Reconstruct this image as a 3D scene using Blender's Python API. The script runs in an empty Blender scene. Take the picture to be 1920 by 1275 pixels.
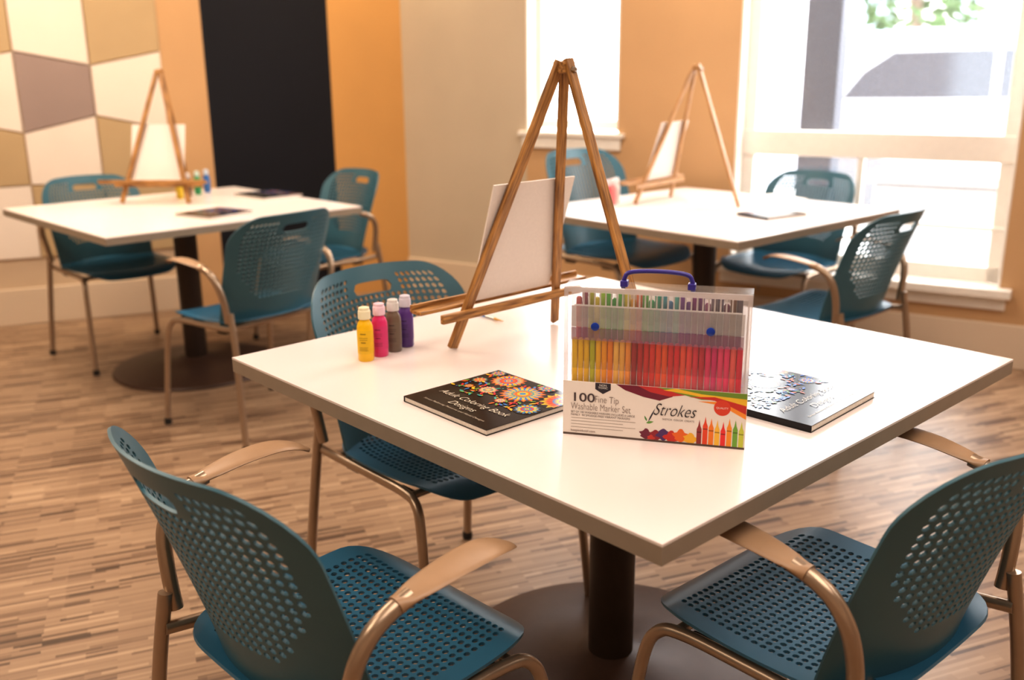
import bpy, random, bmesh
import numpy as np
from math import *
from mathutils import Vector, Matrix
random.seed(4)
S=bpy.context.scene
COL=bpy.context.collection
TZ=0.74
# ------------------------------------------------------------------ materials
MATS={}
def lin(c):
    return tuple(((x/255)/12.92 if x/255<=0.04045 else ((x/255+0.055)/1.055)**2.4) for x in c)
def mat(name,rgb,rough=0.5,metal=0.0,var=0.06,scale=30,spec=0.5,bump=0.0,coat=0.0):
    if name in MATS: return MATS[name]
    m=bpy.data.materials.new(name); m.use_nodes=True; nt=m.node_tree
    b=nt.nodes["Principled BSDF"]; c=lin(rgb)
    tc=nt.nodes.new("ShaderNodeTexCoord"); n=nt.nodes.new("ShaderNodeTexNoise"); n.inputs["Scale"].default_value=scale
    nt.links.new(tc.outputs["Object"],n.inputs["Vector"])
    r=nt.nodes.new("ShaderNodeValToRGB")
    r.color_ramp.elements[0].position=.3; r.color_ramp.elements[1].position=.7
    r.color_ramp.elements[0].color=tuple(x*(1-var) for x in c)+(1,)
    r.color_ramp.elements[1].color=tuple(min(1,x*(1+var)) for x in c)+(1,)
    nt.links.new(n.outputs["Fac"],r.inputs["Fac"]); nt.links.new(r.outputs["Color"],b.inputs["Base Color"])
    b.inputs["Roughness"].default_value=rough; b.inputs["Metallic"].default_value=metal
    b.inputs["Specular IOR Level"].default_value=spec; b.inputs["Coat Weight"].default_value=coat
    MATS[name]=m; return m
def wood(name,c1,c2,rough=.42):
    m=bpy.data.materials.new(name); m.use_nodes=True; nt=m.node_tree; b=nt.nodes["Principled BSDF"]
    tc=nt.nodes.new("ShaderNodeTexCoord"); mp=nt.nodes.new("ShaderNodeMapping"); mp.inputs["Scale"].default_value=(110,110,9)
    n=nt.nodes.new("ShaderNodeTexNoise"); n.inputs["Scale"].default_value=1.5; n.inputs["Detail"].default_value=5
    r=nt.nodes.new("ShaderNodeValToRGB"); r.color_ramp.elements[0].position=.36; r.color_ramp.elements[1].position=.62
    r.color_ramp.elements[0].color=lin(c1)+(1,); r.color_ramp.elements[1].color=lin(c2)+(1,)
    nt.links.new(tc.outputs["Object"],mp.inputs[0]); nt.links.new(mp.outputs[0],n.inputs["Vector"])
    nt.links.new(n.outputs["Fac"],r.inputs["Fac"]); nt.links.new(r.outputs["Color"],b.inputs["Base Color"])
    b.inputs["Roughness"].default_value=rough
    return m
def see_through(name,rgb,trans=.8,gloss=.08):
    m=bpy.data.materials.new(name); m.use_nodes=True; nt=m.node_tree; nt.nodes.clear()
    o=nt.nodes.new("ShaderNodeOutputMaterial"); t=nt.nodes.new("ShaderNodeBsdfTransparent")
    d=nt.nodes.new("ShaderNodeBsdfDiffuse"); d.inputs[0].default_value=lin(rgb)+(1,)
    g=nt.nodes.new("ShaderNodeBsdfGlossy"); g.inputs["Roughness"].default_value=.12
    m1=nt.nodes.new("ShaderNodeMixShader"); m2=nt.nodes.new("ShaderNodeMixShader")
    m1.inputs[0].default_value=trans; nt.links.new(d.outputs[0],m1.inputs[1]); nt.links.new(t.outputs[0],m1.inputs[2])
    m2.inputs[0].default_value=gloss; nt.links.new(m1.outputs[0],m2.inputs[1]); nt.links.new(g.outputs[0],m2.inputs[2])
    nt.links.new(m2.outputs[0],o.inputs[0]); return m
M_TEAL=mat("teal_plastic",(46,100,128),.33,var=.05,scale=8)
M_TEALD=mat("teal_plastic_back",(56,98,112),.38,var=.05,scale=8)
M_TUBE=mat("champagne_metal",(170,150,130),.30,.7,var=.03)
M_PAD=mat("tan_armpad",(164,132,102),.40,var=.04)
M_CAP=mat("black_rubber",(28,26,26),.6)
M_TOP=mat("cream_laminate",(230,220,216),.26,var=.01,scale=4,spec=.5)
M_EDGE=mat("edge_band",(146,132,116),.5,var=.03)
M_BRONZE=mat("dark_bronze",(52,38,30),.42,.35,var=.08)
M_BASE=mat("brown_base",(74,52,40),.45,.2,var=.08)
M_WOOD=wood("stained_pine",(116,76,36),(188,138,78))
M_WOOD2=wood("light_pine",(144,106,68),(196,150,100))
M_METAL=mat("steel_bolt",(190,185,180),.25,1)
M_CANVAS=mat("canvas_white",(228,219,211),.8,var=.02,scale=200)
M_WHITE=mat("white_trim",(236,229,220),.45,var=.02)
# ------------------------------------------------------------------ helpers
def link(o,parent=None,loc=None):
    COL.objects.link(o)
    if parent: o.parent=parent
    if loc is not None: o.location=loc
    return o
def mkmesh(name,verts,faces,mats,fm=None,smooth=False,ang=40):
    me=bpy.data.meshes.new(name); me.from_pydata([tuple(v) for v in verts],[],faces)
    for m in (mats if isinstance(mats,list) else [mats]): me.materials.append(m)
    if fm:
        for p,i in zip(me.polygons,fm): p.material_index=i
    if smooth:
        me.polygons.foreach_set("use_smooth",[True]*len(me.polygons)); me.set_sharp_from_angle(angle=radians(ang))
    me.update(); return me
def obj(name,me,parent=None,loc=None,rot=None):
    o=bpy.data.objects.new(name,me); link(o,parent,loc)
    if rot is not None: o.rotation_euler=rot
    return o
def bevel(o,w,seg=2):
    b=o.modifiers.new("bevel",'BEVEL'); b.width=w; b.segments=seg; b.limit_method='ANGLE'; b.angle_limit=radians(35)
def bake(o):
    dg=bpy.context.evaluated_depsgraph_get(); me=bpy.data.meshes.new_from_object(o.evaluated_get(dg))
    o.modifiers.clear(); o.data=me
BOXF=[(0,3,2,1),(4,5,6,7),(0,1,5,4),(1,2,6,5),(2,3,7,6),(3,0,4,7)]
def boxv(c,s):
    x,y,z=c;a,b,d=s[0]/2,s[1]/2,s[2]/2
    return [(x-a,y-b,z-d),(x+a,y-b,z-d),(x+a,y+b,z-d),(x-a,y+b,z-d),(x-a,y-b,z+d),(x+a,y-b,z+d),(x+a,y+b,z+d),(x-a,y+b,z+d)]
def boxes(name,lst,mats,parent=None,loc=None,rot=None,bev=0):
    V=[];F=[];FM=[]
    for i,it in enumerate(lst):
        c,s=it[0],it[1]; k=len(V); V+=boxv(c,s); F+=[tuple(k+j for j in f) for f in BOXF]; FM+=[it[2] if len(it)>2 else 0]*6
    o=obj(name,mkmesh(name,V,F,mats,FM),parent,loc,rot)
    if bev: bevel(o,bev)
    return o
def lathe(name,prof,mats,parent=None,loc=None,n=40,fmf=None,ang=40):
    V=[];F=[];FM=[]
    for r,z in prof:
        for i in range(n): a=2*pi*i/n; V.append((r*cos(a),r*sin(a),z))
    for j in range(len(prof)-1):
        for i in range(n):
            k=(i+1)%n; F.append((j*n+i,j*n+k,(j+1)*n+k,(j+1)*n+i)); FM.append(fmf(j) if fmf else 0)
    F.append(tuple(reversed(range(n)))); FM.append(fmf(0) if fmf else 0)
    F.append(tuple((len(prof)-1)*n+i for i in range(n))); FM.append(fmf(len(prof)-2) if fmf else 0)
    return obj(name,mkmesh(name,V,F,mats,FM,True,ang),parent,loc)
def crom(P,sub=8):
    P=[Vector(p) for p in P]; Q=[P[0]*2-P[1]]+P+[P[-1]*2-P[-2]]; out=[]
    for i in range(1,len(Q)-2):
        for k in range(sub):
            t=k/sub; a,b,c,d=Q[i-1],Q[i],Q[i+1],Q[i+2]
            out.append(.5*((2*b)+(c-a)*t+(2*a-5*b+4*c-d)*t*t+(3*b-a-3*c+d)*t**3))
    out.append(P[-1]); return out
def sweep(path,rad,n=12,V=None,F=None,flat=None):
    own=V is None
    if own: V=[];F=[]
    k0=len(V); N=len(path); up=Vector((0,0,1)); 
    t0=(path[1]-path[0]).normalized()
    if abs(t0.dot(up))>.9: up=Vector((1,0,0))
    side=t0.cross(up).normalized()
    for i,p in enumerate(path):
        t=(path[min(i+1,N-1)]-path[max(i-1,0)]).normalized()
        side=(side-t*side.dot(t)).normalized(); nn=side.cross(t).normalized()
        ra,rb=(rad,rad) if not callable(rad) else rad(i/(N-1))
        for j in range(n):
            a=2*pi*j/n; V.append(p+side*cos(a)*ra+nn*sin(a)*rb)
    for i in range(N-1):
        for j in range(n):
            k=(j+1)%n; F.append((k0+i*n+j,k0+i*n+k,k0+(i+1)*n+k,k0+(i+1)*n+j))
    F.append(tuple(k0+j for j in reversed(range(n)))); F.append(tuple(k0+(N-1)*n+j for j in range(n)))
    return V,F
def tube(name,pts,r,m,parent,sub=8,n=12):
    V,F=sweep(crom(pts,sub),r,n); return obj(name,mkmesh(name,V,F,m,None,True,60),parent)
def meta(o,label,cat,group=None):
    o["label"]=label;o["category"]=cat
    if group:o["group"]=group
def empty(name,loc,yaw=0):
    o=bpy.data.objects.new(name,None); o.empty_display_size=.1; link(o,None,loc); o.rotation_euler=(0,0,yaw); return o
def copy_tree(o,parent=None,skip=()):
    c=o.copy(); COL.objects.link(c)
    if parent: c.parent=parent
    for ch in list(o.children):
        if any(ch.name.startswith(s) for s in skip): continue
        copy_tree(ch,c)
    return c
# ------------------------------------------------------------------ perforated shell
def shell(name,surf,us,vs,hole,blocks,thick,m,parent,hr=.3):
    V=[];F=[];idx={}
    def gv(i,j):
        if (i,j) not in idx: idx[(i,j)]=len(V); V.append(surf(us[i],vs[j]))
        return idx[(i,j)]
    inb=set()
    for (i0,i1,j0,j1) in blocks:
        for i in range(i0,i1):
            for j in range(j0,j1): inb.add((i,j))
    for i in range(len(us)-1):
        for j in range(len(vs)-1):
            if (i,j) in inb: continue
            c=[gv(i,j),gv(i+1,j),gv(i+1,j+1),gv(i,j+1)]
            uc,vc=(us[i]+us[i+1])/2,(vs[j]+vs[j+1])/2
            if hole(uc,vc,i,j):
                du,dv=(us[i+1]-us[i]),(vs[j+1]-vs[j]); inner=[]
                for k in range(8):
                    a=-3*pi/4-pi/8+k*pi/4; inner.append(len(V)); V.append(surf(uc+du*hr*cos(a)*1.08,vc+dv*hr*sin(a)*1.08))
                for q in range(4):
                    F.append((c[q],inner[(2*q+1)%8],inner[2*q]))
                    F.append((c[q],c[(q+1)%4],inner[(2*q+2)%8],inner[(2*q+1)%8]))
            else: F.append(tuple(c))
    for (i0,i1,j0,j1) in blocks:
        per=[(i,j0) for i in range(i0,i1)]+[(i1,j) for j in range(j0,j1)]+[(i,j1) for i in range(i1,i0,-1)]+[(i0,j) for j in range(j1,j0,-1)]
        uc,vc=(us[i0]+us[i1])/2,(vs[j0]+vs[j1])/2; hu,hv=(us[i1]-us[i0])/2,(vs[j1]-vs[j0])/2
        inn=[]
        for (i,j) in per:
            a,b=(us[i]-uc)/hu,(vs[j]-vc)/hv
            e=6; s=(abs(a)**e+abs(b)**e)**(1/e); a/=s;b/=s
            if abs(a)>.8: b*= sqrt(max(0,1-((abs(a)-.8)/.2)**2))*.6+.4
            inn.append(len(V)); V.append(surf(uc+a*hu*.93,vc+b*hv*.92))
        n=len(per)
        for k in range(n):
            F.append((gv(*per[k]),gv(*per[(k+1)%n]),inn[(k+1)%n],inn[k]))
    me=mkmesh(name,V,F,m); o=obj(name,me,parent)
    so=o.modifiers.new("s",'SOLIDIFY'); so.thickness=thick; so.offset=0
    bake(o); me=o.data
    me.polygons.foreach_set("use_smooth",[True]*len(me.polygons)); me.set_sharp_from_angle(angle=radians(35))
    return o
# ------------------------------------------------------------------ chair
def build_chair():
    root=empty("armchair",(0,0,0))
    H=.385
    def back(u,v):
        s=2*u-1; d=(1-v)*H; W=.222+.012*min(1,v/.8); R=.10
        hw=W if d>=R else W-R+sqrt(max(0,R*R-(R-d)**2))
        y=s*hw; q=(y/.24)**2
        x=-.188-.128*v**1.15+ (.10-.015*v)*q
        z=.455+H*v-.012*q*v-.035*q*(1-v)**2
        return Vector((x,y,z))
    us=[0,.02,.045]+[.045+.91*i/26 for i in range(1,26)]+[.955,.98,1]
    vs=[i/23*.94 for i in range(0,24)]+[.965,.982,.993,.998,1.0]
    ni=len(us)-1
    c0=ni//2
    def hole(u,v,i,j):
        s=abs(2*u-1)
        if i<3 or i>=ni-3 or v>.93 or v<.19: return False
        if .80<v and s<.36: return False
        return s<.44+.62*(v-.18)/.5
    blk=[(c0-4,c0+5 if ni%2 else c0+4,20,22)]
    b=shell("backrest",back,us,vs,hole,blk,.005,M_TEALD,root,hr=.335)
    def seat(u,v):
        s=2*u-1; L=.43; x=-.205+L*v; R1=.10;R0=.12; W=.222+.008*sin(pi*v)
        d1=(1-v)*L; d0=v*L; hw=W
        if d1<R1: hw=W-R1+sqrt(max(0,R1*R1-(R1-d1)**2))
        if d0<R0: hw=min(hw,W-R0+sqrt(max(0,R0*R0-(R0-d0)**2)))
        y=s*hw; z=.448+.014*(y/.23)**2-.012*sin(pi*v)
        if v>.8: z-=.035*((v-.8)/.2)**2
        if v<.2: z+=.012*((.2-v)/.2)**2
        return Vector((x+ .012*(1-(y/.22)**2)*(1 if v>.5 else 0)*max(0,(v-.6)/.4),y,z))
    vs2=[0,.003,.012,.03,.055]+[.055+.89*i/24 for i in range(1,24)]+[.945,.97,.988,.997,1]
    def hole2(u,v,i,j):
        s=abs(2*u-1)
        if i<3 or i>=ni-3: return False
        return .1<v<.86 and s<.9-.25*max(0,.3-v)/.3
    shell("seat",seat,us,vs2,hole2,[],.005,M_TEAL,root,hr=.325)
    for sd in (1,-1):
        fl=tube("leg",[(.235,sd*.255,.012),(.215,sd*.248,.2),(.195,sd*.24,.36),(.17,sd*.232,.415),(.12,sd*.226,.428),(0,sd*.224,.43),(-.12,sd*.226,.432),(-.205,sd*.232,.44)],.0110,M_TUBE,root)
        rl=tube("leg",[(-.255,sd*.265,.012),(-.235,sd*.255,.2),(-.215,sd*.243,.38),(-.195,sd*.238,.5)],.0120,M_TUBE,root)
        for L,(fx,fy) in ((fl,(.235,.255)),(rl,(-.255,.265))):
            c=lathe("foot_cap",[(.011,0),(.014,.002),(.014,.018),(.012,.026)],M_CAP,L,(fx,sd*fy,0),n=14)
        a=tube("support_tube",[(-.180,sd*.238,.465),(-.182,sd*.248,.53),(-.176,sd*.262,.59),(-.155,sd*.269,.630),(-.125,sd*.271,.650),(-.09,sd*.271,.660)],.0125,M_TUBE,root)
        def rr(t):
            w=.0145+.0165*sin(pi*min(1,t*.95))**1.1
            if t>.78: w*=sqrt(max(.04,1-((t-.78)/.225)**2))
            th_=.0130*(1-t/.12)+.0060*(t/.12) if t<.12 else .0060*(1-.35*t)
            return (w,th_)
        path=crom([(-.115,sd*.271,.656),(-.08,sd*.271,.665),(-.02,sd*.272,.674),(.04,sd*.270,.676),(.08,sd*.264,.668),(.105,sd*.256,.654)],10)
        V,F=sweep(path,rr,18)
        obj("armrest",mkmesh("armrest",V,F,M_PAD,None,True,70),root)
    V,F=sweep([Vector((.14,-.225,.425)),Vector((.14,.225,.425))],.009,10)
    obj("seat_rail",mkmesh("seat_rail",V,F,M_TUBE,None,True,60),root)
    V,F=sweep([Vector((-.15,-.226,.43)),Vector((-.15,.226,.43))],.009,10)
    obj("seat_rail",mkmesh("seat_rail",V,F,M_TUBE,None,True,60),root)
    for x in(.1,-.1):
        for y in (.205,-.205): boxes("stacking_bumper",[((0,0,0),(.05,.02,.018))],M_CAP,root,(x,y,.415),bev=.003)
    return root
proto=build_chair()
CH=[(-.262,1.352,45,1,"teal perforated plastic armchair pulled up to the white table"),
    (-.155,2.155,-47,1,"teal perforated plastic armchair tucked under the table beside the paint bottles"),
    (.527,1.415,131,1,"teal perforated plastic armchair at the table beside the black book"),
    (-1.0,3.55,143,1,"teal armchair standing away from the table near the panel wall"),
    (-1.87,4.465,-45,1,"teal armchair beside the geometric panel wall"),
    (-.965,4.68,-137,1,"teal armchair at the table beside the dark wall panel"),
    (.52,4.40,-47,1.13,"tall armless teal chair at the table below the narrow window"),
    (1.26,4.39,-137,1,"teal armchair at the table in front of the large window"),
    (1.17,3.48,133,1,"teal armchair at the corner of the window table")]
for i,(x,y,a,s,lb) in enumerate(CH):
    c=proto if i==0 else copy_tree(proto,skip=("armrest","support_tube") if i==6 else ())
    c.location=(x,y,0); c.rotation_euler=(0,0,radians(a)); c.scale=(s,s,s)
    meta(c,lb,"chair","teal armchairs around the tables")
# ------------------------------------------------------------------ tables
TS=1.136
def build_table():
    r=empty("pedestal_table",(0,0,0))
    t=boxes("tabletop",[((0,0,TZ-.002),(TS,TS,.004),0),((0,0,TZ-.0175),(TS,TS,.027),1)],[M_TOP,M_EDGE],r)
    lathe("column",[(.05,.05),(.05,TZ-.04),(.05,TZ-.036)],M_BRONZE,r,n=40)
    boxes("mounting_plate",[((0,0,TZ-.036),(.5,.07,.01)),((0,0,TZ-.036),(.07,.5,.01))],M_BRONZE,r)
    lathe("base",[(.365,0),(.37,.006),(.365,.014),(.33,.024),(.2,.038),(.08,.05),(.065,.06)],M_BASE,r,n=72)
    return r
tp=build_table()
TB=[(.2161,1.8803,-.823,"white square table on a dark pedestal holding the marker case"),
    (-1.4638,4.241,-.80,"white square pedestal table near the geometric panel wall"),
    (.8321,4.0459,-.848,"white square pedestal table near the large window")]
for i,(x,y,a,lb) in enumerate(TB):
    c=tp if i==0 else copy_tree(tp)
    c.location=(x,y,0); c.rotation_euler=(0,0,a); meta(c,lb,"table","square pedestal tables")
# ------------------------------------------------------------------ easels
def beam(name,p,q,w,t,wdir,m,parent,bev=.002):
    p,q=Vector(p),Vector(q); d=(q-p).normalized(); w_=Vector(wdir); w_=(w_-d*w_.dot(d)).normalized(); n=d.cross(w_)
    V=[]
    for e in (p,q):
        for a,b in ((-1,-1),(1,-1),(1,1),(-1,1)): V.append(e+w_*a*w/2+n*b*t/2)
    M=Matrix((w_,n,d)).transposed().to_4x4(); M.translation=p
    Mi=M.inverted(); V=[Mi@v for v in V]
    o=obj(name,mkmesh(name,V,BOXF,m),parent); o.matrix_local=M; bevel(o,bev); return o
def build_easel(wd=M_WOOD,rx=.42,ax=0):
    r=empty("tabletop_easel",(0,0,0)); A=Vector((ax,-.185,.59))
    beam("leg",(-.157,0,.004),A+Vector((-.006,0,0)),.023,.012,(1,0,0),wd,r)
    beam("leg",(.157,0,.004),A+Vector((.006,0,0)),.020,.012,(1,0,0),wd,r)
    beam("leg",(0,-rx,.004),A+Vector((0,-.014,.004)),.021,.012,(1,0,0),wd,r)
    beam("top_block",A+Vector((-.016,-.004,-.012)),A+Vector((.016,-.004,-.012)),.022,.03,(0,0,1),wd,r)
    lathe("wing_nut",[(.005,0),(.007,.002),(.007,.006),(.003,.01)],M_METAL,r,A+Vector((0.0,-.03,-.02)),n=12)
    k=.185/.59
    def pl(z,off=0): return -k*z+off
    beam("tray",(-.25,pl(.09)+.030,.096),(.25,pl(.09)+.030,.096),.034,.008,(0,1,0),wd,r)
    beam("tray_lip",(-.25,pl(.09)+.047,.102),(.25,pl(.09)+.047,.102),.007,.016,(0,1,0),wd,r)
    beam("cross_bar",(-.215,pl(.08)-.014,.082),(.2,pl(.08)-.014,.082),.011,.019,(0,1,0),wd,r)
    return r
def canvas(yaw,base,side,lab,cw=.235,ch=.262,dx=0):
    k=.185/.59; tilt=atan(k)
    off=.012 if side<0 else -.016
    o=boxes("canvas_board",[((0,0,ch/2),(cw,.004,ch))],M_CANVAS)
    R=Matrix.Rotation(yaw,4,'Z')
    z=.103 if side<0 else .098
    p=R@Vector((dx,-k*z+off,z))
    o.matrix_world=Matrix.Translation(Vector((base[0],base[1],TZ))+p)@R@Matrix.Rotation(tilt,4,'X')
    meta(o,lab,"canvas"); o["group"]="blank canvas boards on the easels"
    return o
ES=[((-.0135,2.065),radians(43.3),-1,M_WOOD,"wooden tripod table easel standing on the marker table",-.015),
    ((.6465,4.33),radians(51),-1,M_WOOD2,"wooden tripod table easel standing by the large window",0),
    ((-1.628,4.375),radians(176.4),1,M_WOOD,"wooden tripod table easel standing by the panel wall",0)]
for (b,a,sd,wd,lb,ax) in ES:
    e=build_easel(wd=wd,ax=ax); e.location=(b[0],b[1],TZ+.0); e.rotation_euler=(0,0,a); meta(e,lb,"easel","tabletop easels")
canvas(ES[0][1],ES[0][0],-1,"blank white canvas board leaning on the stained wooden easel",dx=-.003)
canvas(ES[1][1],ES[1][0],-1,"blank white canvas board on the easel by the window",dx=.0)
canvas(ES[2][1],ES[2][0],1,"blank white canvas board on the easel by the panel wall",cw=.25)
# ------------------------------------------------------------------ flat art
def frame(o,r,u):
    o,r,u=Vector(o),Vector(r).normalized(),Vector(u).normalized(); n=r.cross(u).normalized(); u=n.cross(r)
    M=Matrix((r,u,n)).transposed().to_4x4(); M.translation=o; return M
def cm(c,gl=0):
    c=tuple(int(v) for v in c)
    return mat(("gloss_" if gl else "")+"ink_%d_%d_%d"%c,c,.2 if gl else .35,var=.02,spec=.3)
class Art:
    def __init__(s,gl=0): s.V=[];s.F=[];s.FM=[];s.mats=[];s.k=0;s.gl=gl
    def poly(s,pts,c,z=None):
        m=cm(c,s.gl)
        if m not in s.mats: s.mats.append(m)
        s.k+=1; zz=(z if z is not None else .00008+.0000016*s.k); k=len(s.V)
        s.V+=[(x,y,zz) for x,y in pts]; s.F.append(tuple(range(k,k+len(pts)))); s.FM.append(s.mats.index(m))
    def circle(s,x,y,r,c,n=24,ry=None): s.poly([(x+r*cos(2*pi*i/n),y+(ry or r)*sin(2*pi*i/n)) for i in range(n)],c)
    def petal(s,x,y,a,r0,r1,w,c,n=6):
        L=[]
        for i in range(n+1):
            t=i/n; L.append((r0+(r1-r0)*t,w*sin(pi*t**.8)))
        P=L+[(p,-q) for p,q in reversed(L[1:-1])]
        s.poly([(x+p*cos(a)-q*sin(a),y+p*sin(a)+q*cos(a)) for p,q in P],c)
    def flower(s,x,y,R,cs,n=12):
        for i in range(n): s.petal(x,y,2*pi*i/n,R*.2,R,R*.17,cs[0])
        for i in range(n): s.petal(x,y,2*pi*(i+.5)/n,R*.2,R*.84,R*.13,cs[1])
        for i in range(n): s.petal(x,y,2*pi*i/n,R*.3,R*.84,R*.06,cs[3])
        s.circle(x,y,R*.48,cs[2])
        for i in range(n): s.petal(x,y,2*pi*(i+.5)/n,R*.1,R*.46,R*.06,cs[0])
        s.circle(x,y,R*.24,cs[3]); s.circle(x,y,R*.14,cs[1]); s.circle(x,y,R*.07,cs[2])
    def make(s,name,parent,M=None):
        o=obj(name,mkmesh(name,s.V,s.F,s.mats,s.FM),parent)
        if M is not None: o.matrix_local=M
        return o
def text(body,size,c,parent,M,x,y,name="lettering",align='LEFT',shear=0,off=0,z=.0006,ls=1,width=None):
    cu=bpy.data.curves.new("t",'FONT'); cu.body=body; cu.size=size; cu.align_x=align; cu.shear=shear; cu.offset=off; cu.space_line=ls
    t=bpy.data.objects.new("t",cu); COL.objects.link(t); bpy.context.view_layer.update()
    dg=bpy.context.evaluated_depsgraph_get(); me=bpy.data.meshes.new_from_object(t.evaluated_get(dg))
    w=t.dimensions.x
    bpy.data.objects.remove(t); me.materials.clear(); me.materials.append(cm(c))
    o=obj(name,me,parent); sc=(width/w) if width else 1
    o.matrix_local=M@Matrix.Translation((x,y,z))@Matrix.Diagonal((sc,1,1,1)); return o
# ------------------------------------------------------------------ books
PAGES=mat("paper_pages",(228,218,206),.8,var=.05,scale=300)
COVER=mat("glossy_black_cover",(18,14,16),.18,var=.05,spec=.35)
def book(bl,rdir,w,h,lab,detail=True,th=.010,cover=COVER,pal=0,seed=3):
    r=Vector((rdir[0],rdir[1],0)).normalized(); u=Vector((-r.y,r.x,0))
    root=empty("coloring_book",(bl[0],bl[1],TZ),atan2(r.y,r.x))
    boxes("page_block",[((w/2,h/2,th/2),(w-.004,h-.003,th-.0012))],PAGES,root)
    boxes("cover",[((w/2,h/2,th),(w,h,.0012)),((w/2,h/2,.0006),(w,h,.0012)),((.0005,h/2,th/2),(.0012,h,th))],cover,root)
    M=Matrix.Translation((0,0,th+.0006))
    A=Art(1); rnd=random.Random(seed)
    O=(232,110,40);B=(60,120,185);R=(205,44,56);Y=(240,186,50);T=(60,160,150);C=(226,196,150);G=(110,150,64);P=(206,84,120);K=(18,14,16)
    if pal: O,B,R,Y,T,C,G,P=(170,80,50),(50,96,180),(130,40,56),(180,150,90),(50,120,170),(130,160,210),(70,116,70),(130,80,130)  # dim bluish inks; on the book beside the window they stand in for glare
    fl=[(.28,.88,.17,(O,Y,R,B),16),(.95,.86,.22,(Y,O,B,R),16),(.60,.74,.21,(O,B,T,Y),18),(.34,.60,.10,(P,C,T,Y),10),(.88,.52,.12,(B,Y,R,T),12),(.10,.72,.08,(T,R,O,Y),9),(.64,.98,.10,(P,T,B,Y),10),(.08,.95,.08,(B,Y,P,T),9),(.60,.50,.065,(R,Y,C,B),8),(.16,.55,.05,(O,Y,T,R),8)]
    for (x,y,s,cs,n) in fl:
        if pal: s*=.62
        A.circle(x*w,y*h*.98,s*w*.95,K); A.flower(x*w,y*h*.98,s*w*.9,cs,n)
    for i in range(200 if pal else 150):
        x,y=rnd.uniform(.04,.96),rnd.uniform(.40,.98)
        if any(hypot(x-f[0],y-f[1]*.98)<f[2]*(.62 if pal else .92) for f in fl): continue
        a=rnd.uniform(0,6.28); A.petal(x*w,y*h,a,0,.014,.0026,rnd.choice([G,G,O,T,R,Y,B] if not pal else [B,T,B,G,O]))
        if i%2: A.circle(x*w+.006,y*h,.0018,rnd.choice([Y,P,B,T]),8)
    A.V=[(min(max(a,.002),w-.002),min(max(b,.002),h-.002),c) for a,b,c in A.V]
    A.make("cover_artwork",root,M)
    tcol=(200,190,176) if pal else (232,220,200)
    text("Adult Coloring Book",.022,tcol,root,M,w/2,h*.27,"title_lettering",'CENTER',.32,-.0003,z=.0014,width=w*.80)
    text("Designs",.022,tcol,root,M,w/2,h*.155,"title_lettering",'CENTER',.32,-.0003,z=.0014,width=w*.30)
    if detail: text("Stress Relieving Patterns and Floral Designs",.007,(190,176,156),root,M,w/2,h*.09,"subtitle_lettering",'CENTER',.2,width=w*.72)
    meta(root,lab,"book","adult coloring books on the tables"); return root
book((-.043-.153,1.624),(.153,-.173),.231,.226,"black glossy coloring book with floral cover lying beside the marker case")
book((.486,1.452),(.169,.173),.240,.232,"black glossy coloring book with floral cover reflecting window light",pal=1,seed=8,th=.012)
book((-1.401,3.979),(.18,-.115),.215,.225,"black coloring book lying near the table corner by the panel wall",False,pal=1)
book((-1.341,4.647),(.203,-.192),.26,.215,"black coloring book lying behind the paint bottles",False,pal=1)
book((1.008,3.721),(.19,.118),.222,.17,"coloring book shining in window light on the table",False,pal=1)
def glare_book(c,yaw,lab):
    root=boxes("paper_sheet",[((0,0,.0015),(.28,.22,.003))],PAGES,None,(c[0],c[1],TZ),(0,0,yaw)); meta(root,lab,"glare_book")  # a book drawn as a plain white slab, window glare put into its colour
glare_book((1.17,4.36),.5,"white paper pad lying on the table near the window")
# ------------------------------------------------------------------ paint bottles
def bottle(x,y,rgb,lab,h=.112,r=.0165,big=False):
    root=empty("paint_bottle",(x,y,TZ))
    m=mat("paint_%d_%d_%d"%rgb,rgb,.3,var=.03,coat=.3)
    ml=mat("paintlabel_%d_%d_%d"%rgb,tuple(int(v*.9+14) for v in rgb),.5,var=.04)
    lathe("bottle_body",[(r*.9,0),(r,.003),(r,.016),(r*1.02,.017),(r*1.02,.066),(r,.067),(r,.072),(r*.85,.080),(r*.62,.086),(r*.6,.09)],[m,ml],root,n=32,fmf=lambda j:1 if j==3 else 0)
    capm=mat("cap_%d_%d_%d"%rgb,tuple(int(232*.82+v*.18) for v in rgb),.35,var=.02)
    lathe("cap",[(r*.72,.088),(r*.78,.089),(r*.78,.104),(r*.74,.106),(r*.70,.1065),(r*.66,.112),(r*.5,.113)],capm,root,n=32)
    if big:
        V=[];F=[]; rr_=r*1.02+.0002; a0=-pi/2-.12
        for k_,(zz,hw_) in enumerate([(.058,.35),(.050,.55),(.046,.5),(.040,.3),(.030,.55),(.027,.5),(.024,.55)]):
            hh=.0022 if k_ in (0,3) else .0009
            for q in range(8):
                A1=a0-hw_+2*hw_*q/8; A2=a0-hw_+2*hw_*(q+.8)/8; k=len(V)
                V+=[(rr_*cos(A1),rr_*sin(A1),zz),(rr_*cos(A2),rr_*sin(A2),zz),(rr_*cos(A2),rr_*sin(A2),zz+hh),(rr_*cos(A1),rr_*sin(A1),zz+hh)]; F.append((k,k+1,k+2,k+3))
        obj("label_print",mkmesh("label_print",V,F,mat("print_%d_%d_%d"%rgb,tuple(int(v*.55) for v in rgb),.5)),root)
    meta(root,lab,"paint bottle","acrylic paint bottles"); return root
for (x,y),c,n in zip([(-.301,1.884),(-.2755,1.917),(-.251,1.952),(-.229,1.988)],[(238,188,10),(218,48,116),(116,98,82),(92,56,136)],["yellow","pink","brown","purple"]):
    bottle(x,y,c,n+" paint bottle with white cap in a row on the table",big=True)
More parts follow.
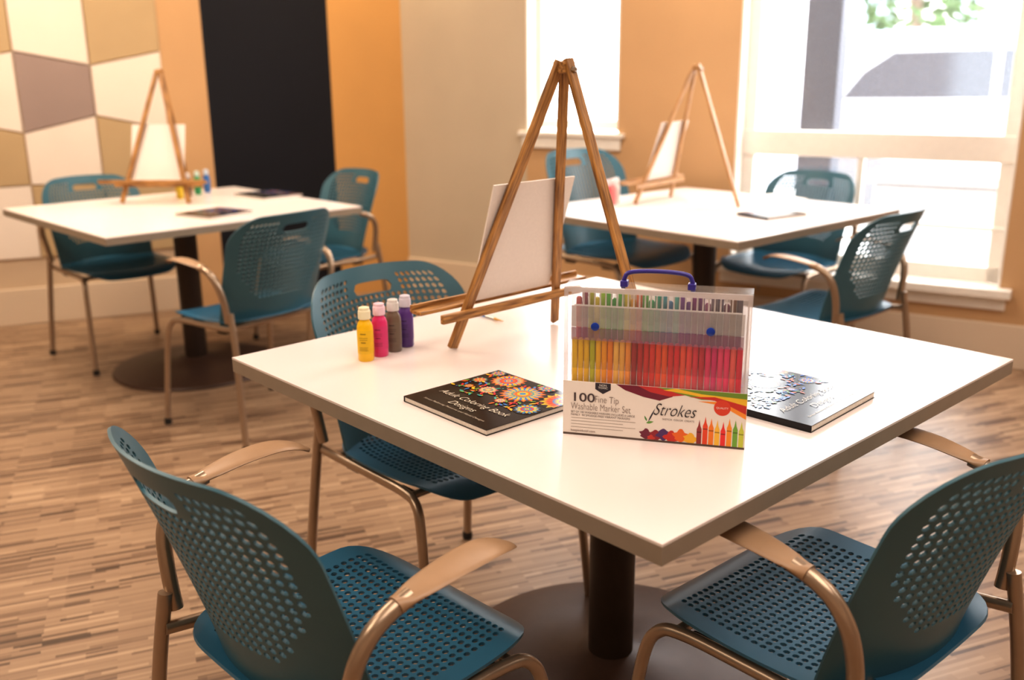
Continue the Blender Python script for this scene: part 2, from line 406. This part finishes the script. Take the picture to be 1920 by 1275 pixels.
for (x,y),c,n in zip([(-1.575,4.56),(-1.56,4.64),(-1.54,4.72),(-1.519,4.80)],[(230,196,40),(110,80,60),(40,150,90),(50,110,180)],["yellow","brown","green","blue"]):
    bottle(x,y,c,n+" paint bottle with white cap beside the easel")
for (x,y),c,n in zip([(.421,4.17),(.448,4.215),(.47,4.26)],[(226,70,80),(235,150,150),(230,225,220)],["red","pink","white"]):
    bottle(x,y,c,n+" paint bottle with white cap near the window table edge")
# ------------------------------------------------------------------ brush
def brush():
    p=Vector((-.115,2.285,TZ+.004)); q=Vector((-.02,2.176,TZ+.004)); d=(q-p)
    root=empty("paint_brush",p)
    V,F=sweep([Vector((0,0,0)),d*.55],lambda t:(.0028,.0028),10); obj("handle",mkmesh("handle",V,F,mat("blue_lacquer",(60,120,190),.3),None,True),root)
    V,F=sweep([d*.55,d*.78],lambda t:(.0032,.0032),10); obj("ferrule",mkmesh("ferrule",V,F,M_METAL,None,True),root)
    V,F=sweep([d*.78,d*.88,d],lambda t:(.0035*(1-t*.8),.0035*(1-t*.8)),10); obj("bristles",mkmesh("bristles",V,F,mat("bristle",(220,170,90),.8),None,True),root)
    meta(root,"small paint brush with blue handle lying beside the easel","paint brush")
brush()
# ------------------------------------------------------------------ marker case
CW,CHH,CD=.2885,.248,.046
cx=Vector((.278,-.077,0)).normalized()
yaw=atan2(cx.y,cx.x)
case=empty("marker_case",(.083,1.462,TZ),yaw)
meta(case,"clear plastic marker case with blue handle and printed front label","marker case")
M_CLEAR=see_through("clear_plastic",(240,236,236),.965,.035)
M_FROST=see_through("frosted_plastic",(222,220,222),.76,.04)
M_RIB=see_through("white_ribs",(240,236,236),.35,.04)
M_RIM=see_through("rim_plastic",(238,230,232),.62,.08)
M_BLUE=mat("blue_plastic",(58,48,140),.35)
M_BTN=mat("blue_button",(20,60,160),.3)
t=.0015
boxes("case_shell",[((CW/2,t/2,CHH/2),(CW,t,CHH)),((CW/2,CD-t/2,CHH/2),(CW,t,CHH)),((t/2,CD/2,CHH/2),(t,CD,CHH)),((CW-t/2,CD/2,CHH/2),(t,CD,CHH)),((CW/2,CD/2,t/2),(CW,CD,t)),((CW/2,CD/2,CHH-t/2),(CW,CD,t))],M_CLEAR,case)
rim=[((CW/2,-.001,CHH-.005),(CW,.003,.009)),((.0035,-.001,CHH/2+.045),(.007,.003,CHH-.095)),((CW-.0035,-.001,CHH/2+.045),(.007,.003,CHH-.095))]
boxes("case_rim",rim,M_RIM,case,bev=.001)
boxes("case_flap",[((CW/2,.004,.170),(CW-.02,.0015,.020))],see_through("purple_frost",(176,120,160),.74,.05),case)
boxes("case_panel",[((CW/2,.0045,.198),(CW-.02,.0012,.034))],M_FROST,case)
ribs=[((.03+.0088*i,.006,.229),(.0022,.002,.026)) for i in range(27)]+[((CW/2,.006,.241),(CW-.03,.002,.002)),((CW/2,.006,.216),(CW-.03,.002,.002))]
boxes("case_grid",ribs,M_RIB,case)
boxes("tray_back",[((CW/2,.034,CHH/2),(CW-.01,.001,CHH-.02))],see_through("milky",(236,228,228),.6,.03),case)
for (u,z) in ((.05,.184),(.2285,.187)):
    o=lathe("latch_button",[(.0066,0),(.0066,.002),(.005,.003)],M_BTN,case,(u,-.0005,z),n=24); o.rotation_euler=(radians(90),0,0)
V,F=sweep(crom([(.090,.018,CHH-.004),(.092,.018,CHH+.012),(.102,.018,CHH+.022),(.145,.018,CHH+.025),(.186,.018,CHH+.022),(.196,.018,CHH+.012),(.198,.018,CHH-.004)],8),lambda t:(.0042,.0036),12)
h=obj("handle",mkmesh("handle",V,F,M_BLUE,None,True,60),case)
for u in (.092,.196): boxes("handle_hinge",[((0,0,0),(.012,.016,.010))],M_BLUE,case,(u,.018,CHH+.004),bev=.0015)
seq=[("yellow",(252,206,0)),("yellow",(250,200,10)),("yellow",(246,196,0)),("lime",(196,196,20)),("yellow",(252,190,0)),("amber",(250,166,0)),("orange",(246,140,10)),("cream",(250,196,90)),("cream",(248,186,80)),("peach",(248,156,60)),
("dark red",(170,20,30)),("red",(196,24,30)),("red",(218,34,34)),("red",(228,40,30)),("vermilion",(242,72,24)),("red orange",(246,90,30)),("red",(224,36,44)),("scarlet",(232,30,46)),("coral",(246,84,56)),("coral",(246,70,66)),("rose",(228,44,74)),("crimson",(206,20,56)),("pink",(240,44,110)),("magenta",(222,20,114)),("pink",(246,64,118)),("pink",(248,52,118)),("salmon",(248,100,96)),("red",(234,30,70))]
def marker(x,y,z0,z1,c,n,inv):
    m=mat("marker_%d_%d_%d"%c,c,.4,var=.03,spec=.3); md=mat("markercap_%d_%d_%d"%c,tuple(int(v*.88) for v in c),.4,var=.03,spec=.3)
    L=z1-z0; r=.0045
    o=lathe("felt_marker",[(r*.7,0),(r,.002),(r,L*.62),(r*1.03,L*.63),(r*1.03,L-.003),(r*.6,L)],[m,md],None,None,n=14,fmf=lambda j:1 if j>=2 else 0)
    W=Matrix.Translation((.083,1.462,TZ))@Matrix.Rotation(yaw,4,'Z')
    o.matrix_world=W@Matrix.Translation((x,y,z0))@Matrix.Identity(4)
    meta(o,n+" felt marker standing inside the clear case","marker","felt markers in the clear case")
for i,(n,c) in enumerate(seq):
    marker(.0155+.00955*i,.012,.03,.161,c,n,0)
seq2=[("pink",(204,110,112)),("plum",(160,96,116)),("olive",(176,176,76)),("yellow",(220,200,80)),("lime",(160,196,80)),("green",(100,184,90)),("green",(80,170,94)),("green",(110,190,100)),("yellow",(220,206,90)),("amber",(226,170,80)),("salmon",(226,130,100)),("green",(120,184,106)),("mint",(96,180,130)),("teal",(76,170,146)),("teal",(84,154,164)),("blue",(94,140,180)),("aqua",(104,180,172)),("violet",(136,92,160)),("violet",(120,84,150)),("purple",(136,70,126)),("purple",(120,74,126)),("mauve",(164,104,140)),("grey",(130,118,130)),("grey",(112,104,120)),("plum",(126,76,104)),("brown",(128,98,88)),("grey",(104,96,106))]
for i,(n,c) in enumerate(seq2):
    marker(.0195+.0096*i,.023,.12,.236 if i%3 else .226,c,n,1)
boxes("front_label",[((CW/2,-.0012,.046),(CW+.001,.0012,.092))],mat("label_card",(234,226,219),.45,var=.01),case)
ML=frame((0,-.0019,0),(1,0,0),(0,0,1))
A=Art()
A.poly([(0,0),(CW,0),(CW,.0035),(0,.0035)],(96,80,72))
A.poly([(.085,.092),(.10,.083),(.13,.074),(.155,.070),(.175,.078),(.18,.092)],(120,40,60))
A.poly([(.12,.092),(.14,.083),(.17,.078),(.2,.083),(.215,.092)],(196,60,60))
A.poly([(.15,.092),(.18,.085),(.22,.077),(CW,.080),(CW,.092)],(120,150,60))
A.poly([(.16,.088),(.2,.084),(.24,.078),(CW,.072),(CW,.083),(.22,.086),(.18,.092)],(236,190,60))
A.poly([(.2,.080),(.24,.077),(CW,.058),(CW,.072),(.24,.083)],(200,60,50))
A.poly([(.215,.074),(.25,.070),(CW,.050),(CW,.058),(.25,.076)],(240,150,60))
A.poly([(.052,.0918),(.077,.0918),(.077,.081),(.0645,.0735),(.052,.081)],(58,52,60))
A.circle(.252,.066,.0128,(216,74,52)); 
for (x,y,r,c) in [(.135,.012,.010,(120,50,70)),(.150,.010,.011,(150,50,60)),(.163,.013,.011,(90,60,110)),(.176,.010,.012,(200,60,50)),(.190,.014,.012,(226,110,50)),(.205,.010,.011,(236,180,60)),(.143,.006,.006,(200,70,60))]:
    A.poly([(x+r*(1+.25*sin(5*a+x*99))*cos(a),max(.0036,y+r*.8*(1+.25*cos(4*a))*sin(a))) for a in [2*pi*i/22 for i in range(22)]],c)
for i,c in enumerate([(150,60,60),(224,80,50),(236,130,50),(240,190,70),(230,60,60),(240,150,50),(120,170,70),(200,205,80)]):
    x=.2145+.0092*i; hh=.034+.006*((i*3)%4)/3
    A.poly([(x,.0036),(x+.0076,.0036),(x+.0076,hh-.006),(x+.0054,hh),(x+.0038,hh+.010),(x+.0022,hh),(x,hh-.006)],c)
    A.poly([(x,hh-.012),(x+.0076,hh-.012),(x+.0076,hh-.010),(x,hh-.010)],tuple(int(v*.7) for v in c))
A.petal(.138,.033,radians(66),0,.026,.0012,(60,60,70)); A.petal(.136,.034,radians(115),0,.010,.0014,(90,140,80))
A.petal(.135,.031,radians(15),0,.012,.0020,(110,160,80))
for k in range(4): A.poly([(.013,.030-k*.0052),(.118-(k%2)*.02,.030-k*.0052),(.118-(k%2)*.02,.0292-k*.0052),(.013,.0292-k*.0052)],(170,158,150))
A.make("label_artwork",case,ML)
text("100",.0205,(84,72,74),case,ML,.0125,.0585,off=.0002,width=.034)
text("Fine Tip",.0165,(140,124,118),case,ML,.051,.0585,off=-.0002,width=.038)
text("Washable Marker Set",.0165,(140,124,118),case,ML,.0125,.0445,off=-.0002,width=.097)
text("SET OF 100 WASHABLE MARKERS INCLUDES 6 LARGE",.0048,(110,96,92),case,ML,.0125,.0385,width=.104)
text("FAMILY  94 SMUDGE-FREE VIBRANT MARKERS",.0048,(110,96,92),case,ML,.0125,.0335,width=.096)
text("Strokes",.029,(50,42,46),case,ML,.1445,.046,off=-.0003,shear=.45,z=.001,width=.067)
text("SKETCH  COLOR  CREATE",.0042,(110,96,92),case,ML,.160,.0385,width=.05)
text("NON\nTOXIC",.0050,(240,236,230),case,ML,.0645,.0865,align='CENTER',ls=.85)
text("keepinitkool.com",.0055,(120,90,80),case,ML,.0125,.0065,width=.04)
text("QUALITY",.0045,(250,230,220),case,ML,.252,.0645,align='CENTER')
# ------------------------------------------------------------------ room
Cn=Vector((-.636,5.872,0)); dr=Vector((.8544,-.5196,0)); dl=Vector((-.9272,-.3745,0))
nr=Vector((-.5196,-.8544,0))
def wallboxes(name,origin,ang,lst,mats,kind="structure",bev=0):
    o=boxes(name,lst,mats,None,origin,(0,0,ang),bev=bev); o["kind"]=kind; return o
angr=atan2(dr.y,dr.x)
M_TAN=mat("tan_wall",(196,158,116),.75,var=.03,scale=3)
M_GREY=mat("greige_wall",(192,176,154),.75,var=.03,scale=3)
M_ORG=mat("ochre_wall",(202,152,88),.7,var=.03,scale=3)
M_BLK=mat("charcoal_panel",(17,17,25),.7,var=.05,scale=3,spec=.3)
M_CREAM=mat("cream_base",(212,192,168),.55,var=.02,scale=3)
HT=2.75; th=.16
def wb(t0,t1,z0,z1,mi,d=th,y=0): return ((( t0+t1)/2,y+d/2,(z0+z1)/2),(t1-t0,d,z1-z0),mi)
W1a,W1b,W2a,W2b=.85,1.41,2.05,3.30
wallboxes("wall_window",Cn,angr,[wb(0,W1a,0,HT,0),wb(W1a,W1b,0,.96,1),wb(W1a,W1b,2.5,HT,1),wb(W1b,W2a,0,HT,1),wb(W2a,W2b,0,.32,1),wb(W2a,W2b,2.5,HT,1),wb(W2b,6.2,0,HT,1)],[M_GREY,M_TAN])
wallboxes("baseboard_window",Cn,angr,[wb(0,6.2,0,.2,0,.018,-.018)],[M_CREAM],bev=.004)
def winframe(name,t0,t1,z0,z1,rails,stiles,wd=.06,y=.09):
    L=[wb(t0,t0+wd,z0,z1,0,.05,y),wb(t1-wd,t1,z0,z1,0,.05,y),wb(t0,t1,z0,z0+wd,0,.05,y),wb(t0,t1,z1-wd,z1,0,.05,y)]
    for (a,b) in rails: L.append(wb(t0,t1,a,b,0,.06,y-.01))
    for (a,b,c,d) in stiles: L.append(wb(a,b,c,d,0,.05,y))
    L+= [wb(t0-.001,t0+.012,z0,z1,0,.10,-.0),wb(t1-.012,t1+.001,z0,z1,0,.10,0)]
    wallboxes(name,Cn,angr,L,[M_WHITE],bev=.003)
winframe("window_1",W1a,W1b,1.0,2.5,[],[],.05)
winframe("window_2",W2a,W2b,.36,2.5,[(.90,1.02),(.60,.615)],[(2.62,2.65,.33,.92)],.07)
wallboxes("trim_1",Cn,angr,[wb(W1a-.04,W1b+.04,.965,.99,0,.10,-.03),wb(W1a-.02,W1b+.02,.90,.965,0,.018,-.018)],[M_WHITE],bev=.004)
wallboxes("trim_2",Cn,angr,[wb(W2a-.06,W2b+.05,.32,.36,0,.15,-.06),wb(W2a-.04,W2b+.03,.26,.32,0,.02,-.02)],[M_WHITE],bev=.004)
M_GLASS=see_through("window_glass",(240,245,250),.97,.05)
g=wallboxes("window_3",Cn,angr,[wb(W1a+.04,W1b-.04,1.0,2.46,0,.004,.115),wb(W2a+.06,W2b-.06,.4,2.42,0,.004,.115)],[M_GLASS])
angl=atan2(dl.y,dl.x)
def lb(t0,t1,z0,z1,mi,d=th,y=-th): return (((t0+t1)/2,y+d/2,(z0+z1)/2),(t1-t0,d,z1-z0),mi)
wallboxes("wall_left",Cn,angl,[lb(0,.43,0,HT,0),lb(.43,1.12,0,HT,1),lb(1.12,1.345,0,HT,2),lb(1.345,5,0,HT,3)],[M_ORG,M_BLK,mat("warm_tan",(196,156,112),.7,var=.03,scale=3),mat("beige_wall",(202,178,150),.7,var=.03,scale=3)])
wallboxes("baseboard_left",Cn,angl,[lb(1.345,5,0,.2,0,.016,0)],[M_CREAM],bev=.004)
zA=[.36,.75,1.02,1.43,1.70,2.11,2.38,2.70]; zB=[.36,.74,1.10,1.36,1.76,2.03,2.43,2.70]
pw=[mat("panel_cream",(228,214,200),.6,var=.02,scale=4),mat("panel_gold",(182,156,118),.6,var=.03,scale=4),mat("panel_mauve",(152,132,124),.6,var=.03,scale=4)]
patt={0:[1,1,0,1,0,2,0],1:[1,0,2,0,1,0,1],2:[0,1,0,1,0,1,2],3:[1,0,1,2,0,1,0]}
V=[];F=[];FM=[]
for ci in range(9):
    t0,t1=1.345+.357*ci,1.345+.357*(ci+1)
    z0,z1=(zA,zB) if ci%2==0 else (zB,zA)
    for rj in range(7):
        g_=.002; k=len(V)
        q=[(t0+g_,z0[rj]+g_),(t1-g_,z1[rj]+g_),(t1-g_,z1[rj+1]-g_),(t0+g_,z0[rj+1]-g_)]
        V+=[(a,0.0,b) for a,b in q]+[(a+(.003 if i in(0,3) else -.003),.014,b+(.003 if i<2 else -.003)) for i,(a,b) in enumerate(q)]
        F+=[tuple(k+j for j in f) for f in BOXF]
        FM+=[patt[ci%4][rj]]*6
o=obj("trim_3",mkmesh("wall_panels",V,F,pw,FM),None,Cn,(0,0,angl)); o["kind"]="structure"
def floor_mat():
    m=bpy.data.materials.new("plank_carpet"); m.use_nodes=True; nt=m.node_tree; b=nt.nodes["Principled BSDF"]
    tc=nt.nodes.new("ShaderNodeTexCoord"); mp=nt.nodes.new("ShaderNodeMapping"); mp.inputs["Rotation"].default_value=(0,0,radians(-21))
    nt.links.new(tc.outputs["Object"],mp.inputs[0])
    def brick(w,h,off,seedloc):
        mm=nt.nodes.new("ShaderNodeMapping"); mm.inputs["Location"].default_value=seedloc; nt.links.new(mp.outputs[0],mm.inputs[0])
        br=nt.nodes.new("ShaderNodeTexBrick"); br.inputs["Scale"].default_value=1; br.inputs["Brick Width"].default_value=w; br.inputs["Row Height"].default_value=h
        br.inputs["Mortar Size"].default_value=0; br.offset=off; br.offset_frequency=3; br.squash=.6; br.squash_frequency=5
        br.inputs["Color1"].default_value=(0,0,0,1); br.inputs["Color2"].default_value=(1,1,1,1); nt.links.new(mm.outputs[0],br.inputs["Vector"]); return br
    b1=brick(.17,.011,.37,(0,0,0)); b2=brick(.26,.022,.61,(3.1,1.7,0)); b3=brick(.9,.23,.5,(.3,.1,0))
    mx=nt.nodes.new("ShaderNodeMix"); mx.data_type='RGBA'; mx.inputs[0].default_value=.28
    nt.links.new(b1.outputs[0],mx.inputs[6]); nt.links.new(b2.outputs[0],mx.inputs[7])
    mx2=nt.nodes.new("ShaderNodeMix"); mx2.data_type='RGBA'; mx2.inputs[0].default_value=.12
    nt.links.new(mx.outputs[2],mx2.inputs[6]); nt.links.new(b3.outputs[0],mx2.inputs[7])
    r=nt.nodes.new("ShaderNodeValToRGB"); E=r.color_ramp.elements
    E[0].position=.08;E[0].color=lin((74,54,40))+(1,); E[1].position=.92;E[1].color=lin((178,150,122))+(1,)
    e=E.new(.26); e.color=lin((112,86,66))+(1,); e=E.new(.40); e.color=lin((146,118,94))+(1,); e=E.new(.7); e.color=lin((156,128,102))+(1,)
    nt.links.new(mx2.outputs[2],r.inputs[0]); nt.links.new(r.outputs[0],b.inputs["Base Color"])
    b.inputs["Roughness"].default_value=.40; b.inputs["Specular IOR Level"].default_value=.5
    return m
fm_=floor_mat()
P=[Cn+dl*5,Cn,Cn+dr*6.2,Vector((4.66,-2.2,0)),Vector((-5.27,-2.2,0))]
def slab(name,z0,z1,m):
    n=len(P); V=[(p.x,p.y,z0) for p in P]+[(p.x,p.y,z1) for p in P]
    F=[tuple(range(n)),tuple(reversed(range(n,2*n)))]+[(i,i+n,(i+1)%n+n,(i+1)%n) for i in range(n)]
    o=obj(name,mkmesh(name,V,F,m)); o["kind"]="structure"
slab("floor",-.05,0,fm_); slab("ceiling",HT,HT+.1,mat("ceiling_white",(232,226,218),.8,var=.01,scale=2))
for nm,a,b in (("wall_right",P[2],P[3]),("wall_back",P[3],P[4]),("wall_side",P[4],P[0])):
    d=b-a; L=d.length
    wallboxes(nm,a,atan2(d.y,d.x),[((L/2,.08,HT/2),(L,.16,HT),0)],[mat("warm_plain_wall",(218,196,170),.75,var=.02,scale=2)])
# ------------------------------------------------------------------ outdoors
OUT=mat("pale_concrete",(222,220,216),.8,var=.04,scale=2)
nO=-nr
def outp(t,dist): return Cn+dr*t+nO*dist
g=boxes("pavement",[((0,0,-.15),(40,24,.1))],OUT,None,outp(3,12.2),(0,0,angr)); g["kind"]="stuff"; meta(g,"sunlit pale concrete pavement outside the windows","pavement")
post=boxes("porch_post",[((0,0,1.9),(.2,.2,4.0)),((0,0,.15),(.3,.3,.5))],mat("blue_grey_post",(48,54,68),.6),None,(1.83,5.75,0),(0,0,angr),bev=.01); meta(post,"blue-grey square porch post standing outside the large window","post")
lg=boxes("concrete_ledge",[((0,0,.25),(5.2,.35,.70)),((0,0,.64),(5.3,.42,.06))],mat("ledge_pale",(164,168,174),.7),None,outp(5.0,1.9),(0,0,angr),bev=.01); meta(lg,"low pale concrete ledge outside the large window","ledge")
def car():
    root=empty("parked_suv",(4.75,9.6,-.10),radians(-8)); root.scale=(1,1,.94)
    prof=[(-2.3,.35),(-2.3,.95),(-2.15,1.12),(-1.85,1.2),(-1.35,1.78),(-1.1,1.86),(1.0,1.86),(1.5,1.72),(2.0,1.2),(2.3,1.1),(2.35,.35)]
    W=.9; n=len(prof); V=[(x,-W,z) for x,z in prof]+[(x,W,z) for x,z in prof]
    F=[tuple(range(n)),tuple(reversed(range(n,2*n)))]+[(i,i+n,(i+1)%n+n,(i+1)%n) for i in range(n)]
    o=obj("car_body",mkmesh("car_body",V,F,mat("white_car_paint",(176,180,188),.3)),root); bevel(o,.06,3)
    gl=mat("dark_car_glass",(56,62,72),.1)
    for q in ([(-1.62,1.22),(-1.45,1.46),(-1.2,1.64),(-.35,1.66),(-.35,1.22)],[(-.27,1.22),(-.27,1.66),(.6,1.66),(.6,1.22)],[(.68,1.22),(.68,1.66),(1.2,1.62),(1.65,1.22)]):
        V=[(x,-W-.012,z) for x,z in q]; obj("car_window",mkmesh("car_window",V,[tuple(range(len(V)))],gl),root)
    for x in (-1.45,1.45):
        w=lathe("wheel",[(.34,0),(.36,.03),(.36,.2),(.34,.22)],mat("tyre",(90,90,94),.7),root,(x,-.95+.2,.36),n=32); w.rotation_euler=(radians(90),0,0)
    meta(root,"white parked car with dark windows outside","car")
car()
def building():
    root=empty("white_building",(9.5,19,-.1),radians(-12))
    boxes("facade",[((0,0,2.3),(11,4,4.6)),((0,-.1,4.7),(11.6,4.6,.25))],mat("white_siding",(226,226,226),.7),root)
    for i in range(4): boxes("facade_window",[((0,0,0),(1.2,.06,1.2))],mat("grey_glass",(150,164,180),.3),root,(-3+2.2*i,-2.02,2.5))
    meta(root,"white low building with grey windows across the street","building")
building()
def tree():
    root=empty("leafy_tree",(5.75,14.0,-.1))
    V,F=sweep(crom([(0,0,0),(.05,0,1.2),(-.05,.1,2.4),(.1,0,3.4)]),lambda t:(.12*(1-.5*t),)*2,10); obj("trunk",mkmesh("trunk",V,F,mat("bark",(110,96,84),.9),None,True),root)
    bm=bmesh.new(); rnd=random.Random(2)
    for i in range(700):
        a=rnd.uniform(0,6.28);r=rnd.uniform(.1,1)**.5*1.2;z=rnd.uniform(-1,1)
        c=Vector((r*cos(a)*sqrt(1-z*z*.8),r*sin(a)*sqrt(1-z*z*.8),3.0+z*1.05)); s=rnd.uniform(.08,.18)
        e1=Vector((rnd.uniform(-1,1),rnd.uniform(-1,1),rnd.uniform(-1,1))).normalized(); e2=e1.orthogonal().normalized()
        vs=[bm.verts.new(c+e1*s),bm.verts.new(c+e2*s*.5),bm.verts.new(c-e1*s),bm.verts.new(c-e2*s*.5)]; bm.faces.new(vs)
    me=bpy.data.meshes.new("foliage"); bm.to_mesh(me); bm.free(); me.materials.append(mat("leaf_green",(74,96,60),.7,var=.2,scale=3)); obj("foliage",me,root)
    meta(root,"small leafy green tree outside","tree")
tree()
# ------------------------------------------------------------------ lights
w=bpy.data.worlds.new("World"); S.world=w; w.use_nodes=True; bg=w.node_tree.nodes["Background"]; bg.inputs[0].default_value=(.98,.985,1,1); bg.inputs[1].default_value=9.5
def area(name,loc,size,energy,color,rot=(0,0,0),sy=None):
    l=bpy.data.lights.new(name,'AREA'); l.energy=energy; l.color=color; l.shape='RECTANGLE'; l.size=size; l.size_y=sy or size
    o=bpy.data.objects.new(name,l); link(o,None,loc); o.rotation_euler=rot; return o
def spot(name,loc,energy,color,ang=110):
    l=bpy.data.lights.new(name,'SPOT'); l.energy=energy; l.color=color; l.spot_size=radians(ang); l.spot_blend=.8; l.shadow_soft_size=.08
    o=bpy.data.objects.new(name,l); link(o,None,loc); return o
warm=(1,.85,.69)
area("ceiling_light",(-2.2,3.4,2.7),1.2,46,warm)
area("ceiling_light",(-2.2,.8,2.7),1.6,42,warm)
area("ceiling_light",(.6,.6,2.7),1.6,30,(1,.88,.77))
area("ceiling_light",(.5,3.6,2.7),1.4,28,(1,.88,.77))
area("ceiling_light",(3.0,1.5,2.7),1.6,34,(1,.93,.87))
spot("wall_washer",(-.75,5.35,2.68),46,(1,.80,.55))
spot("wall_washer",(-1.75,4.98,2.68),42,(1,.82,.58))
spot("wall_washer",(-2.75,4.55,2.68),36,(1,.82,.60))
spot("wall_washer",(.75,4.65,2.68),28,(1,.82,.58))
# ------------------------------------------------------------------ camera
f,p,ro,h=1786.4,.2753,.0087,1.3123
r_=Vector((1,0,0));u_=Vector((0,sin(p),cos(p)));d_=Vector((0,cos(p),-sin(p)))
X=r_*cos(ro)-u_*sin(ro);Y=r_*sin(ro)+u_*cos(ro);Z=-d_
Mc=Matrix((X,Y,Z)).transposed().to_4x4(); Mc.translation=(0,0,h)
cam=bpy.data.cameras.new("camera"); cam.lens=f*36/1920; cam.sensor_width=36; cam.sensor_fit='HORIZONTAL'
cam.dof.use_dof=True; cam.dof.focus_distance=1.60; cam.dof.aperture_fstop=2.8
co=bpy.data.objects.new("camera",cam); COL.objects.link(co); co.matrix_world=Mc; S.camera=co
S.view_settings.view_transform='Standard'; S.view_settings.look='None'; S.view_settings.exposure=0.42; S.view_settings.gamma=0.88
